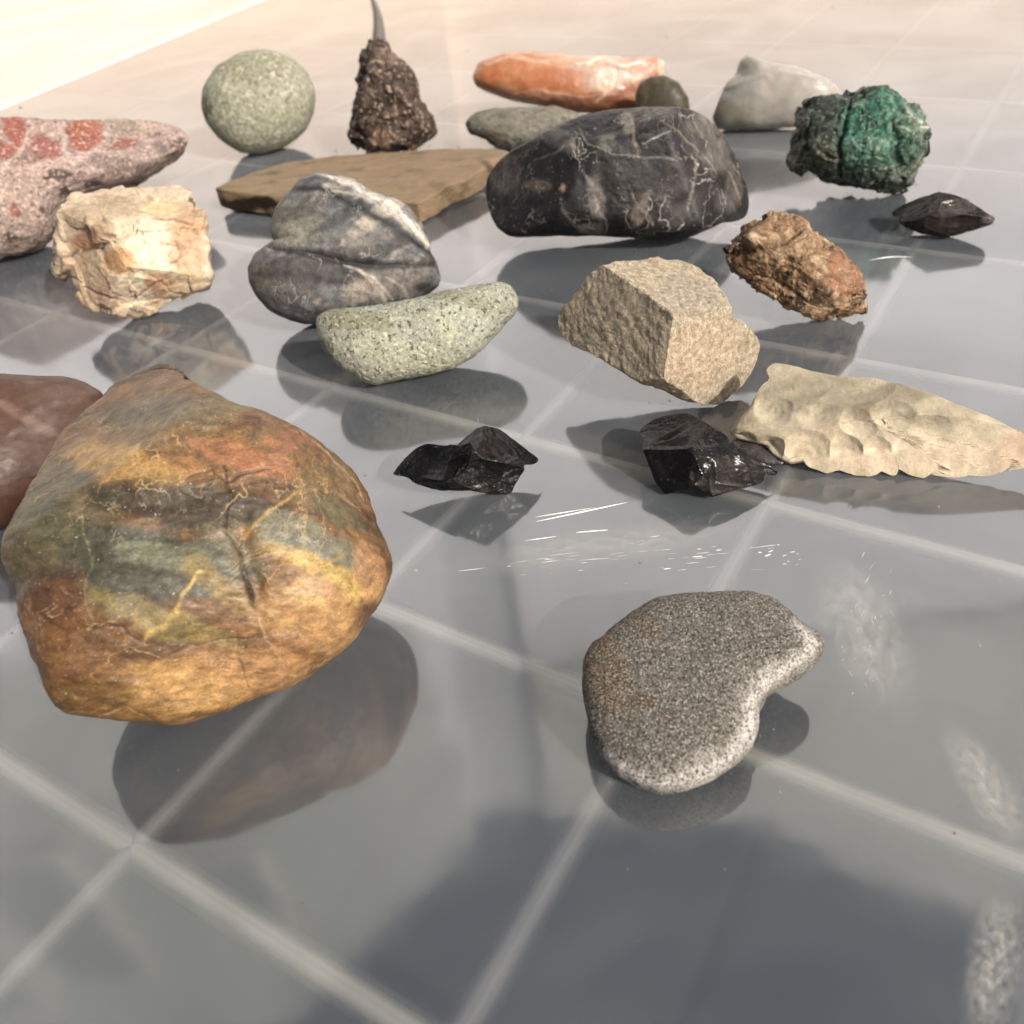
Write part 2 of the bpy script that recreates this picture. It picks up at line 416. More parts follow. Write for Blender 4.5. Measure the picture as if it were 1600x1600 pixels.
def lid_material():
    m = bpy.data.materials.new('frosted_plastic'); m.use_nodes = True; nt = m.node_tree; ln = nt.links.new
    b = nt.nodes['Principled BSDF']; out = nt.nodes['Material Output']
    tc = node(nt, 'ShaderNodeTexCoord')
    n1 = node(nt, 'ShaderNodeTexNoise'); n1.inputs['Scale'].default_value = 7; n1.inputs['Detail'].default_value = 7; n1.inputs['Distortion'].default_value = 1.4
    ln(tc.outputs['Object'], n1.inputs['Vector'])
    r = node(nt, 'ShaderNodeValToRGB'); r.color_ramp.elements[0].color = (.066, .074, .084, 1); r.color_ramp.elements[1].color = (.138, .146, .156, 1)
    r.color_ramp.elements[0].position = .35; r.color_ramp.elements[1].position = .65
    ln(n1.outputs[0], r.inputs[0]); ln(r.outputs[0], b.inputs['Base Color'])
    b.inputs['IOR'].default_value = LID_IOR; b.inputs['Specular IOR Level'].default_value = .5
    n2 = node(nt, 'ShaderNodeTexNoise'); n2.inputs['Scale'].default_value = 60; n2.inputs['Detail'].default_value = 6
    ln(tc.outputs['Object'], n2.inputs['Vector'])
    rr = node(nt, 'ShaderNodeMapRange'); ln(n2.outputs[0], rr.inputs[0])
    for i, v in enumerate((.3, .7, .06, .13)): rr.inputs[i + 1].default_value = v
    ln(rr.outputs[0], b.inputs['Roughness'])
    n3 = node(nt, 'ShaderNodeTexNoise'); n3.inputs['Scale'].default_value = 26; n3.inputs['Detail'].default_value = 2
    ln(tc.outputs['Object'], n3.inputs['Vector'])
    bp = node(nt, 'ShaderNodeBump'); bp.inputs['Strength'].default_value = .25; bp.inputs['Distance'].default_value = .0006
    ln(n3.outputs[0], bp.inputs['Height']); ln(bp.outputs[0], b.inputs['Normal'])
    tr = node(nt, 'ShaderNodeBsdfTransparent'); tr.inputs[0].default_value = (.93, .94, .94, 1)
    gl = node(nt, 'ShaderNodeBsdfGlossy'); gl.inputs['Roughness'].default_value = .07; ln(bp.outputs[0], gl.inputs['Normal'])
    fr = node(nt, 'ShaderNodeFresnel'); fr.inputs['IOR'].default_value = LID_IOR; ln(bp.outputs[0], fr.inputs['Normal'])
    ge = node(nt, 'ShaderNodeNewGeometry'); io = node(nt, 'ShaderNodeMapRange'); ln(ge.outputs['Backfacing'], io.inputs[0])
    for i, v in enumerate((0, 1, LID_IOR, 1 / LID_IOR)): io.inputs[i + 1].default_value = v
    ln(io.outputs[0], fr.inputs['IOR'])                    # a thin sheet: the same reflectance from below
    m1 = node(nt, 'ShaderNodeMixShader'); ln(fr.outputs[0], m1.inputs[0]); ln(tr.outputs[0], m1.inputs[1]); ln(gl.outputs[0], m1.inputs[2])
    # the plastic is cloudy: what passes straight through falls off with the slanted path, exp(-tau / cos)
    dt = node(nt, 'ShaderNodeVectorMath', operation='DOT_PRODUCT'); ln(ge.outputs['Incoming'], dt.inputs[0]); ln(ge.outputs['True Normal'], dt.inputs[1])
    ab = node(nt, 'ShaderNodeMath', operation='ABSOLUTE'); ln(dt.outputs['Value'], ab.inputs[0])
    dv = node(nt, 'ShaderNodeMath', operation='DIVIDE'); dv.inputs[0].default_value = -.42; ln(ab.outputs[0], dv.inputs[1])
    ex = node(nt, 'ShaderNodeMath', operation='EXPONENT'); ln(dv.outputs[0], ex.inputs[0])
    m2 = node(nt, 'ShaderNodeMixShader'); ln(ex.outputs[0], m2.inputs[0]); ln(b.outputs[0], m2.inputs[1]); ln(m1.outputs[0], m2.inputs[2])
    # whitish wisps of reflected light and a scuff haze, painted on the plastic: (world x, y, half length, half width, heading, strength)
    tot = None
    for (x, y, hl, hw, an, stg) in GLEAMS_SCUFFS:
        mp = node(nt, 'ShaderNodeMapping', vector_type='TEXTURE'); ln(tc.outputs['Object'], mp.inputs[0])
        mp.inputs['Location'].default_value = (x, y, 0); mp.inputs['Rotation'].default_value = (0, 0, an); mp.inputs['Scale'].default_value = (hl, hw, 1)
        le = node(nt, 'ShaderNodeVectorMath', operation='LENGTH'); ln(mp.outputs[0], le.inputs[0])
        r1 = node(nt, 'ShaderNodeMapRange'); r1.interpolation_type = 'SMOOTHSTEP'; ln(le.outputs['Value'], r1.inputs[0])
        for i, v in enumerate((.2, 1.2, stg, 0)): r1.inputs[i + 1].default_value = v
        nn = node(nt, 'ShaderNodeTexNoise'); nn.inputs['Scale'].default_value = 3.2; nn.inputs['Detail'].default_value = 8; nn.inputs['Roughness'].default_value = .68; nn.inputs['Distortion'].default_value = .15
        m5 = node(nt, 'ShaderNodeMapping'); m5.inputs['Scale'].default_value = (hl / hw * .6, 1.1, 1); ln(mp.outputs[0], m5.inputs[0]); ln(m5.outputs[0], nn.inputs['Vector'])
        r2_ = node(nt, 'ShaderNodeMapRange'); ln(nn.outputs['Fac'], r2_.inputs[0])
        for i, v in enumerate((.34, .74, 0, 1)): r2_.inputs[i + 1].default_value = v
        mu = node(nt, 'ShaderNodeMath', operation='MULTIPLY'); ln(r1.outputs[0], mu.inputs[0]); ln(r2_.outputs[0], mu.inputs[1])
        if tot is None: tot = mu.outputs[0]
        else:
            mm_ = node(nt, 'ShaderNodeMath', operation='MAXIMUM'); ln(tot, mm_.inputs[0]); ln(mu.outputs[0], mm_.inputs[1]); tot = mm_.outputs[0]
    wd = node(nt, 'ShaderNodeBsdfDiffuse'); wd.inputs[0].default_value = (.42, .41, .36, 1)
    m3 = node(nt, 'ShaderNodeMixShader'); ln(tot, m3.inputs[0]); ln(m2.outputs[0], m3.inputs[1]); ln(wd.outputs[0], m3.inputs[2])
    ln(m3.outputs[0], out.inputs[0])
    return m
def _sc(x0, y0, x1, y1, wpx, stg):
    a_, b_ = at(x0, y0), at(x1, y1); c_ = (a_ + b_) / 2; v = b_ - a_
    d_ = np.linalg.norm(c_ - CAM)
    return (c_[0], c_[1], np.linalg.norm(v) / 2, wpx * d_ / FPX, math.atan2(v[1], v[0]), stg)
GLEAMS_SCUFFS = [_sc(1485, 1130, 1600, 1330, 36, .5), _sc(1575, 1390, 1530, 1640, 34, .6), _sc(1310, 870, 1395, 1110, 60, .42), _sc(700, 885, 1180, 820, 45, .30)]
LID_IOR = 2.05
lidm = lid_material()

# world frame of the lid's ribs
ANG = math.radians(-35.3)
ua = np.array([math.cos(ANG), math.sin(ANG), 0]); ub = np.array([-math.sin(ANG), math.cos(ANG), 0])
lid = bpy.data.objects.new('plastic_lid', None); col.objects.link(lid)
tag(lid, 'large translucent grey plastic storage lid with a grid of pale ribs, under all the stones', 'lid')
# edge line of the lid at the upper left
e0, e1_ = at(0, 172, 0), at(420, -3, 0)
ed = (e1_ - e0) / np.linalg.norm(e1_ - e0)
pin = np.array([ed[1], -ed[0], 0])                         # into the lid
c1 = e0 - ed * 1.6; c2 = e0 + ed * 5.5
quad = [c1, c2, c2 + pin * 5.0, c1 + pin * 5.0]
nseg = len(quad)
top = [np.array([q[0], q[1], 0]) for q in quad]
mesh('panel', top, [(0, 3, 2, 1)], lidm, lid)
rim = []
for k in range(4):
    pass
lipm = plain('lid_lip_plastic', (.42, .41, .39), .35)
V = []
prof = [(0, .0006), (-.003, .0014), (-.006, .0002), (-.0065, -.056), (-.0045, -.056), (0, -.002)]
for q in (c1, c2):
    for (o_, z_) in prof: V.append(q - pin * (-o_) * 1 + np.array([0, 0, z_]))
npf = len(prof)
mesh('lip', V, [(i, (i + 1) % npf, npf + (i + 1) % npf, npf + i) for i in range(npf)], lipm, lid, smooth=True)
basem = plain('grey_tray', (.032, .040, .041), .8)
mesh('underside', [np.array([q[0], q[1], -.055]) for q in quad], [(0, 3, 2, 1)], basem, lid)
def rib_material(name, c):
    m = plain(name, c, .5); nt = m.node_tree; b = nt.nodes['Principled BSDF']
    a_ = node(nt, 'ShaderNodeAttribute', attribute_name='body'); tc = node(nt, 'ShaderNodeTexCoord')
    n = node(nt, 'ShaderNodeTexNoise'); n.inputs['Scale'].default_value = 25; nt.links.new(tc.outputs['Object'], n.inputs['Vector'])
    r = node(nt, 'ShaderNodeMapRange'); nt.links.new(n.outputs['Fac'], r.inputs[0])
    for i, v in enumerate((.3, .7, .75, 1.1)): r.inputs[i + 1].default_value = v
    k = node(nt, 'ShaderNodeMath', operation='MULTIPLY'); nt.links.new(a_.outputs['Fac'], k.inputs[0]); nt.links.new(r.outputs[0], k.inputs[1])
    nt.links.new(k.outputs[0], b.inputs['Alpha'])
    return m
ribm = rib_material('rib_plastic', (.50, .48, .41)); ribm2 = rib_material('cross_rib_plastic', (.33, .325, .31))
def inside(p):
    return (p - e0) @ pin > .01
def rib(u, v, off, lo, hi, wdt, m_):
    P = [];
    cen = v * off
    # trim at the lid edge
    a, b_ = cen + u * lo, cen + u * hi
    ks = [t for t in np.linspace(lo, hi, 400) if inside(cen + u * t)]
    if not ks: return
    a, b_ = cen + u * ks[0], cen + u * ks[-1]
    prof = [(-1.9, -.0026), (-1.3, -.0019), (-.8, -.0012), (-.35, -.0008), (0, -.0007), (.35, -.0008), (.8, -.0012), (1.3, -.0019), (1.9, -.0026)]
    body = [0, .22, .7, 1, .9, 1, .62, .2, 0]
    n = len(prof)
    for q in (a, b_):
        for (s, z) in prof: P.append(q + v * s * wdt + np.array([0, 0, z]))
    o = mesh('rib', P, [(i, i + 1, n + i + 1, n + i) for i in range(n - 1)], m_, lid, smooth=True)
    at_ = o.data.attributes.new('body', 'FLOAT', 'POINT'); at_.data.foreach_set('value', np.array(body * 2, np.float32))
offA = [-.183, -.064, .0545, .171, .291, .417, .556, .70, .86, 1.02, 1.19, 1.36, 1.53, 1.70, 1.9]
for q in offA: rib(ua, ub, q, -3.0, 2.5, .0030, ribm)
for k in range(-8, 14): rib(ub, ua, -.077 + .118 * k, -.6, 3.2, .0030, ribm2)

# ------------------------------------------------------------------ the stones
ST = {}
# big banded stone
big_mat = stone_mat('banded_stone', grain=200, lo=.60, hi=1.36, grain2=1100, lo2=.68, hi2=1.32, stretch=(1,1.3,1.9), veins=[(26,.006,(232,190,120),.6,(1,1,2)),(60,.012,(60,40,26),.5,(1,1,1.6)),(80,.008,(226,200,150),.4,(1,1,1))], speck=[(900,.70,.03,(236,214,176),.7)], bump=.6, bump_scale=380, rough=.5, spec=.6, coat=.1, bdist=.0006)
ST['big'] = stone('stone', 'largest stone, orange brown with blue grey bands and yellow veins, lower left on the lid', 'stone',
 [(0,842),(15,807),(41,760),(77,704),(113,653),(154,617),(179,586),(215,572),(246,573),(287,586),(328,609),(369,627),(410,640),(446,658),(482,676),(518,699),(548,730),(569,760),(579,796),(589,832),(607,863),(610,894),(597,930),(579,955),(559,991),(528,1017),(487,1045),(441,1076),(369,1094),(333,1114),(297,1130),(256,1136),(205,1130),(154,1124),(113,1117),(82,1094),(67,1058),(51,1006),(31,960),(26,919),(5,878)],
 (140,98,60), big_mat, lean=.3, front=.55, back=.62, p=2.5, level=8, smooth=1.2, seed=11, warp=.09, tint=(.82, .83, .68),
 noise=[(1.3,.05,3,'fbm',(1,1,1)),(4,.020,4,'fbm',(1,2.4,1)),(11,.004,4,'ridge',(1,2,1))],
 cuts=[(-.5,.55,.62,.66,.12),(.62,.35,.6,.74,.1),(.1,-.6,.7,.70,.15),(0,.05,1,.52,.15)],
 bumps=[(380,870,14,60,8,-.04),(560,1000,40,60,30,-.02),(300,1090,90,30,-15,.03),(180,900,60,70,0,.03),(450,930,90,50,-25,.03),(250,740,120,40,-15,.025)],
 mottle=[((88,60,38),2.2,.1,.5,(1,2.2,1)),((188,128,66),3.2,.15,.6,(1,2,1))],
 blobs=[(230,640,110,55,-32,(112,104,88),.9),(330,640,90,30,20,(140,122,92),.6),(110,790,95,90,-50,(104,98,72),.75),(60,860,60,90,0,(92,90,66),.7),
  (190,735,100,36,-18,(212,160,86),.9),(330,700,150,34,-8,(156,112,62),.7),(370,722,95,22,-14,(186,116,76),.85),(450,700,50,18,10,(176,104,72),.6),
  (300,795,150,36,-6,(70,60,44),.9),(500,770,70,50,25,(140,112,78),.7),(520,800,60,30,-20,(110,104,82),.7),
  (250,880,140,55,-8,(78,78,68),.95),(190,900,50,60,20,(76,76,64),.8),(270,870,70,22,-8,(140,140,120),.6),(360,860,60,26,-30,(128,124,110),.6),(470,850,95,34,-18,(140,134,118),.95),(450,860,50,18,-14,(158,156,150),.6),
  (260,960,120,22,-24,(150,132,72),.7),(500,900,110,22,-24,(220,178,96),.9),(330,905,60,20,-38,(178,144,76),.6),
  (480,960,120,50,-25,(206,150,92),.85),(560,900,40,60,10,(204,146,98),.8),(560,960,30,50,40,(120,80,68),.8),
  (120,1000,90,60,20,(128,82,38),.8),(90,930,60,40,10,(104,60,40),.8),(150,1080,80,40,10,(120,82,30),.8),(300,1060,110,50,-15,(206,152,82),.85),(300,1062,30,12,-15,(214,160,90),.6),(400,1040,120,40,-20,(200,142,88),.75),(200,1100,70,22,10,(150,104,44),.7),(230,1005,70,12,-12,(120,78,44),.7),(430,1000,60,9,-28,(150,96,56),.6),(330,1100,60,9,-10,(140,92,46),.6),(540,940,10,40,20,(140,92,66),.6),(200,1050,24,14,0,(110,72,36),.6),(450,930,50,7,-25,(230,190,110),.6)],
 lines=[([(345,735),(342,760),(350,800),(355,840),(375,870),(370,900),(380,930)],3.2,(58,38,24),.8,-.012),([(375,850),(366,880),(372,915),(384,932)],3.5,(40,28,18),.95,-.02),
  ([(280,755),(320,745),(345,760),(370,740),(410,735)],2.6,(70,44,28),.7,-.016),
  ([(470,760),(430,790),(400,820),(372,855)],3.0,(220,176,96),.8,.001),([(310,895),(280,930),(255,965),(235,985)],4.0,(226,184,92),.85,.001),([(520,860),(470,895),(420,915)],4.0,(216,170,90),.7,.001),
  ([(150,840),(165,880),(150,930),(160,960)],2.2,(150,140,100),.6,.003),([(380,930),(400,990),(430,1050),(435,1075)],2.0,(206,160,120),.6,.001),
  ([(60,940),(120,965),(180,960),(240,990)],2.0,(60,38,24),.6,-.01),([(395,940),(410,950),(455,980)],2.2,(214,170,96),.6,.003),([(160,1125),(175,1100),(210,1090),(240,1110)],1.8,(214,170,110),.6,.003),
  ([(470,680),(510,705),(545,740),(575,780)],3.0,(190,176,150),.6,.001),([(480,770),(520,760),(560,790)],2.0,(196,160,120),.5,.003),([(130,870),(140,850),(155,845)],1.8,(150,140,110),.5,.001),
  ([(180,760),(230,735),(280,720)],2.0,(120,90,50),.5,-.006),([(350,960),(352,1010),(370,1060)],1.6,(150,90,60),.5,-.006),([(280,1010),(330,985),(400,975)],2.0,(120,74,44),.45,-.008)])

mauve_mat = stone_mat('mauve_stone', grain=180, lo=.85, hi=1.15, grain2=1200, lo2=.85, hi2=1.12, bump=.4, bump_scale=600, rough=.5, stretch=(1,1,3), coat=.1)
ST['mauve'] = stone('stone', 'smooth reddish brown stone cut by the left edge, behind the largest stone', 'stone',
 [(-110,610),(-50,585),(0,579),(50,585),(100,592),(140,605),(162,622),(150,690),(90,770),(30,810),(-60,850),(-140,800),(-170,700)],
 (98,68,50), mauve_mat, lean=.3, front=.5, back=.55, level=6, smooth=1.5, seed=13,
 noise=[(1.2,.06,3,'fbm',(1,1,1)),(6,.01,4,'fbm',(1,2,1))],
 mottle=[((74,46,34),2.5,.1,.6,(1,3,1))], blobs=[(40,655,70,10,-30,(140,108,90),.6),(90,620,60,20,10,(118,92,78),.6),(20,770,60,50,0,(80,44,28),.8)],
 lines=[([(10,680),(50,640),(100,625),(150,622)],7,None,0,.03)])

heart_mat = stone_mat('speckled_basalt', grain=800, lo=.5, hi=1.5, grain2=2400, lo2=.6, hi2=1.4,
  speck=[(1500,.545,.04,(44,41,37),.9),(1700,.585,.05,(218,210,196),.75)], bump=.9, bump_scale=1700, rough=.8, spec=.3, bdist=.0005)
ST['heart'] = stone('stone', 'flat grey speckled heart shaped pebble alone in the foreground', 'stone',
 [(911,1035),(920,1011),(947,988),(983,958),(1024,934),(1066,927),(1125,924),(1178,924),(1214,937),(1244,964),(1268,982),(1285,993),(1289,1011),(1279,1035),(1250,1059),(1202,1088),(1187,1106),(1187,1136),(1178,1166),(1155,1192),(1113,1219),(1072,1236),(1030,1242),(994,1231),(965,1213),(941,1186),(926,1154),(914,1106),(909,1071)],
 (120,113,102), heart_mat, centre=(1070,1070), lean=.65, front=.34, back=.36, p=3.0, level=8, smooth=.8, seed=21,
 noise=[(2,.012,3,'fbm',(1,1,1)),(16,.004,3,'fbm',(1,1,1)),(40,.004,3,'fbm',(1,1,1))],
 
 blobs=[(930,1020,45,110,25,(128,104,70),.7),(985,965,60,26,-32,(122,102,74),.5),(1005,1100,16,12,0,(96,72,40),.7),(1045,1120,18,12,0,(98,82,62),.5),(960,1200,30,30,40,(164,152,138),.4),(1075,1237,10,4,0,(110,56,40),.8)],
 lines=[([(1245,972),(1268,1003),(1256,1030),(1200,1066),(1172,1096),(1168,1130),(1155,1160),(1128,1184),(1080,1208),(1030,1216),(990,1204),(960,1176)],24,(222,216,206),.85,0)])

tan_mat = stone_mat('sandy_rock', grain=420, lo=.62, hi=1.32, grain2=1800, lo2=.65, hi2=1.35, bump=1.0, bump_scale=1100, rough=.85, spec=.25, bdist=.0007)
ST['tan'] = stone('rock', 'rough tan broken rock with flat faces meeting at a ridge, right of centre', 'rock',
 [(871,497),(883,478),(903,453),(918,434),(937,417),(966,409),(1005,407),(1030,400),(1042,407),(1059,403),(1083,412),(1113,434),(1132,460),(1144,480),(1143,495),(1161,512),(1183,526),(1188,541),(1185,563),(1171,590),(1142,619),(1113,631),(1093,631),(1054,619),(1030,607),(1000,599),(971,580),(937,560),(918,551),(883,531),(874,514)],
 (200,182,150), tan_mat, lean=.2, front=.85, back=.7, p=2.6, level=7, smooth=.5, seed=31, centre=(1035,510),
 cuts=[(-.62,-.28,.75,.40,.02),(.30,.72,.60,.46,.03),(.62,-.42,.62,.50,.02),(-.2,-.9,.2,.74,.04)],
 noise=[(3,.02,3,'fbm',(1,1,1)),(9,.016,4,'fbm',(1.6,.8,1)),(24,.010,4,'fbm',(1,1,1))],
 mottle=[((168,152,120),5,.1,.6,(2,.8,1))],
 blobs=[(1075,460,60,50,30,(186,172,148),.6),(1100,560,70,60,0,(206,178,142),.6),(885,500,20,40,20,(110,96,70),.6),(1165,600,22,16,-50,(90,80,56),.7)],  # dark lower right edge is shade painted into the colour
 lines=[([(975,430),(1010,460),(1040,490),(1062,510)],5,(214,196,164),.7,.012),([(1060,508),(1100,506),(1150,530)],4,(214,196,164),.5,.008),([(1060,510),(1075,560),(1095,620)],4,(206,184,148),.4,.008)])

cream_mat = stone_mat('cream_crystal', grain=260, lo=.7, hi=1.2, grain2=1200, lo2=.78, hi2=1.15, veins=[(45,.012,(176,120,74),.4,(1,1,1))], bump=.7, bump_scale=700, rough=.55, spec=.5, sss=.12, bdist=.0006)
ST['cream'] = stone('rock', 'rough cream and honey coloured crystal rock beside the pink grey rock at left', 'rock',
 [(109,306),(153,302),(188,293),(227,290),(271,291),(297,302),(313,324),(322,332),(326,350),(324,372),(330,394),(326,411),(332,431),(326,446),(302,453),(284,468),(258,481),(212,497),(188,486),(162,475),(140,475),(122,455),(105,424),(83,402),(83,376),(88,346),(100,324)],
 (236,208,170), cream_mat, lean=.2, front=.8, back=.7, p=2.6, level=7, smooth=.3, seed=44,
 cuts=[(-.1,.8,.62,.50,.01),(.35,-.05,1,.60,.01),(-.75,-.35,.6,.56,.01),(.2,-.8,.5,.62,.01)], poly=(12,.90,.99,.004),
 facets=[(20,.05,.05,(1,1,1)),(90,.028,.06,(1,1.8,1))],
 noise=[(8,.012,4,'ridge',(1,1,1)),(22,.006,3,'fbm',(1,1,1))],
 mottle=[((196,140,88),3,.15,.5,(1,1,1)),((240,226,190),4,.2,.5,(1,1,1))],
 blobs=[(190,325,90,20,-8,(188,164,122),.7),(140,350,50,16,-20,(176,146,104),.6),(135,375,26,18,20,(178,116,70),.75),(190,405,26,22,10,(224,160,74),.75),(238,385,34,50,10,(255,240,200),.9),(255,325,40,14,0,(244,214,150),.8),(290,390,30,50,0,(220,170,116),.6),(300,340,22,26,0,(206,158,104),.6),(250,440,26,20,-20,(188,130,80),.7),(130,430,50,50,30,(196,156,112),.6),(150,470,40,20,0,(190,156,120),.6),(290,440,30,24,0,(240,208,150),.6)],
 lines=[([(100,330),(160,312),(230,300),(280,296)],3,(160,130,90),.5,-.02),([(155,350),(172,372),(160,395)],3,(130,76,40),.8,-.04),([(240,345),(270,340),(300,350)],3,(160,100,56),.7,-.03),([(210,455),(215,470),(230,455),(258,435)],3,(150,96,60),.6,-.03),([(272,375),(285,400),(262,415)],2.5,(166,110,70),.6,-.02),([(110,430),(150,460),(190,470)],3,(140,96,60),.6,-.03)])

red_mat = stone_mat('pink_conglomerate', grain=420, lo=.6, hi=1.35, grain2=1500, lo2=.75, hi2=1.25, speck=[(420,.60,.05,(226,200,186),.7),(300,.62,.04,(92,70,64),.7)], bump=.8, bump_scale=800, rough=.7, bdist=.0006)
ST['red'] = stone('rock', 'long pink and grey mottled rock with red jasper patches, cut by the left edge', 'rock',
 [(-60,175),(0,180),(44,186),(88,188),(127,190),(184,187),(245,190),(271,195),(287,203),(294,219),(287,236),(262,252),(241,271),(219,289),(192,298),(144,312),(112,326),(92,345),(83,370),(66,385),(35,396),(0,405),(-60,400),(-130,360),(-150,290),(-120,215)],
 (180,154,140), red_mat, lean=.2, front=.6, back=.6, p=2.5, level=7, smooth=.6, seed=51, centre=(60,285), warp=.07,
 noise=[(2,.04,3,'fbm',(1,1,1)),(9,.02,4,'fbm',(1,1,1)),(24,.008,3,'ridge',(1,1,1))],
 cuts=[(0,.6,.75,.5,.08)],
 mottle=[((204,170,154),6,.12,.35,(1,1,1)),((104,84,76),5,.2,.4,(1,1,1))],
 blobs=[(132,215,30,30,0,(176,92,68),.95),(135,200,26,12,0,(190,112,82),.6),(25,205,20,28,12,(170,92,70),.95),(5,235,20,16,-20,(168,86,66),.9),(70,232,26,22,-30,(166,92,78),.85),(190,224,26,8,18,(158,88,74),.9),(24,328,9,9,0,(164,84,66),.8),(200,200,26,10,10,(140,126,110),.6),(245,232,16,12,-30,(108,94,88),.7),(180,262,50,18,-12,(122,104,94),.6),(40,250,30,12,0,(140,108,94),.6)],
 lines=[([(0,262),(30,240),(50,200)],4,(232,208,188),.7,0),([(100,195),(96,230),(112,256),(150,240),(164,210)],4,(226,200,184),.7,0),([(40,258),(70,262),(100,245)],4,(224,196,178),.5,0)])

round_mat = stone_mat('grey_green_pebble', grain=300, lo=.6, hi=1.35, grain2=1000, lo2=.75, hi2=1.25, speck=[(240,.60,.05,(222,216,186),.7),(260,.64,.04,(90,84,62),.7)], bump=.5, bump_scale=900, rough=.7, bdist=.0005)
ST['round'] = stone('pebble', 'round grey green speckled pebble at the back left', 'pebble',
 [(313,165),(318,130),(340,100),(375,81),(410,76),(450,85),(478,108),(493,140),(492,172),(478,205),(450,228),(410,241),(375,240),(345,222),(322,195)],
 (168,167,140), round_mat, lean=.0, front=.85, back=.85, p=2.1, level=7, smooth=4, seed=61,
 noise=[(1.5,.03,3,'fbm',(1,1,1)),(5,.012,3,'fbm',(1,1,1)),(9,.008,4,'fbm',(1,1,1)),(20,.012,3,'pit',(1,1,1))],
 mottle=[((170,166,136),4,.1,.5,(1,1,1))], blobs=[(322,172,10,22,-15,(92,84,60),.7),(400,110,60,25,0,(140,134,104),.4)])

cone_mat = stone_mat('brown_mica_rock', grain=300, lo=.55, hi=1.4, grain2=1200, lo2=.7, hi2=1.3, speck=[(260,.60,.04,(198,170,140),.7)], bump=1.0, bump_scale=600, rough=.45, spec=.5, coat=.08, bdist=.0009)
ST['cone'] = stone('rock', 'rough dark brown glittering rock standing upright like a cone at the back', 'rock',
 [(577,63),(588,61),(606,68),(612,83),(630,94),(645,114),(654,140),(656,153),(667,173),(680,192),(682,208),(669,219),(645,232),(612,236),(569,238),(556,230),(549,206),(547,184),(553,162),(560,136),(562,114),(567,88),(569,74)],
 (72,54,40), cone_mat, lean=.0, front=.7, back=.7, p=2.3, level=7, smooth=.3, seed=71, centre=(612,165),
 poly=(12,.8,.95,.005), facets=[(50,.03,.08,(1,1,1)),(240,.022,.14,(1,1,1))], noise=[(10,.02,4,'ridge',(1,1,1))],
 mottle=[((150,120,92),7,.2,.5,(1,1,1)),((56,42,32),4,.1,.5,(1,1,1))],
 blobs=[(606,90,18,14,0,(150,124,104),.5),(600,215,24,14,0,(150,112,76),.5),(560,190,12,40,0,(74,56,40),.6)])

orange_mat = stone_mat('orange_agate', grain=220, lo=.85, hi=1.15, grain2=900, lo2=.92, hi2=1.08, bump=.4, bump_scale=400, rough=.38, spec=.7, sss=.25, coat=.5, bdist=.0006)
ST['orange'] = stone('stone', 'long orange agate with a pale pinkish crust at the back', 'stone',
 [(738,119),(748,98),(781,84),(828,81),(876,84),(905,88),(947,86),(983,89),(1024,88),(1039,98),(1036,116),(1020,150),(1006,172),(935,178),(900,176),(846,167),(798,157),(763,145),(742,134)],
 (208,132,66), orange_mat, lean=.15, front=.6, back=.6, p=2.5, level=7, smooth=.8, seed=81,
 noise=[(2,.03,3,'fbm',(1,1,1)),(8,.014,4,'fbm',(1,1,1))],
 mottle=[((216,146,100),3,.1,.5,(1,1,1))],
 blobs=[(950,106,80,30,5,(222,190,164),.9),(1010,100,28,14,0,(226,120,80),.7),(1034,106,8,16,0,(232,210,180),.8),(880,92,50,10,0,(226,170,130),.6),(800,100,40,18,0,(216,128,80),.5),(770,118,24,14,10,(212,112,40),.7),(860,128,60,20,5,(204,112,44),.8),(900,160,90,14,6,(156,84,48),.7),(840,150,50,8,8,(220,150,110),.7),(790,143,30,6,16,(216,150,110),.6),(985,150,30,20,0,(176,104,72),.6)],
 lines=[([(900,100),(940,92),(975,104),(1010,92)],4,(244,224,200),.8,.02),([(760,100),(800,92),(850,96),(890,92)],3,(236,190,150),.7,.01),([(800,150),(840,140),(900,150),(960,146)],3,(232,180,140),.6,.01),([(960,110),(950,140),(930,160)],4,(236,206,180),.6,.01)])

olive_mat = stone_mat('dark_olive_pebble', grain=300, lo=.85, hi=1.15, grain2=1200, lo2=.9, hi2=1.1, bump=.2, bump_scale=500, rough=.5)
ST['olive'] = stone('pebble', 'small smooth dark olive pebble between the orange agate and the black rock', 'pebble',
 [(994,175),(993,145),(1000,128),(1018,119),(1039,117),(1060,128),(1075,151),(1078,172),(1072,196),(1040,204),(1005,200)],
 (74,66,46), olive_mat, lean=.0, front=.6, back=.6, level=6, smooth=2, seed=91, noise=[(2,.02,3,'fbm',(1,1,1))],
 blobs=[(1003,150,10,26,0,(118,100,76),.6),(1040,124,24,6,10,(104,92,66),.5)])

grey_flat_mat = stone_mat('grey_schist', grain=300, lo=.7, hi=1.25, grain2=1000, lo2=.8, hi2=1.2, bump=.9, bump_scale=600, rough=.75, bdist=.0008)
ST['greyflat'] = stone('stone', 'low grey green schist stone behind the left end of the black rock', 'stone',
 [(727,193),(739,178),(769,170),(816,168),(870,166),(905,178),(920,196),(880,222),(798,233),(775,229),(757,217),(733,208)],
 (140,134,118), grey_flat_mat, lean=.25, front=.6, back=.6, level=6, smooth=.5, seed=101,
 noise=[(3,.04,4,'fbm',(1,2.5,1)),(10,.025,4,'ridge',(1,2.5,1))], mottle=[((104,98,80),4,.1,.5,(1,2,1))],
 blobs=[(760,220,30,10,15,(98,76,48),.7)])

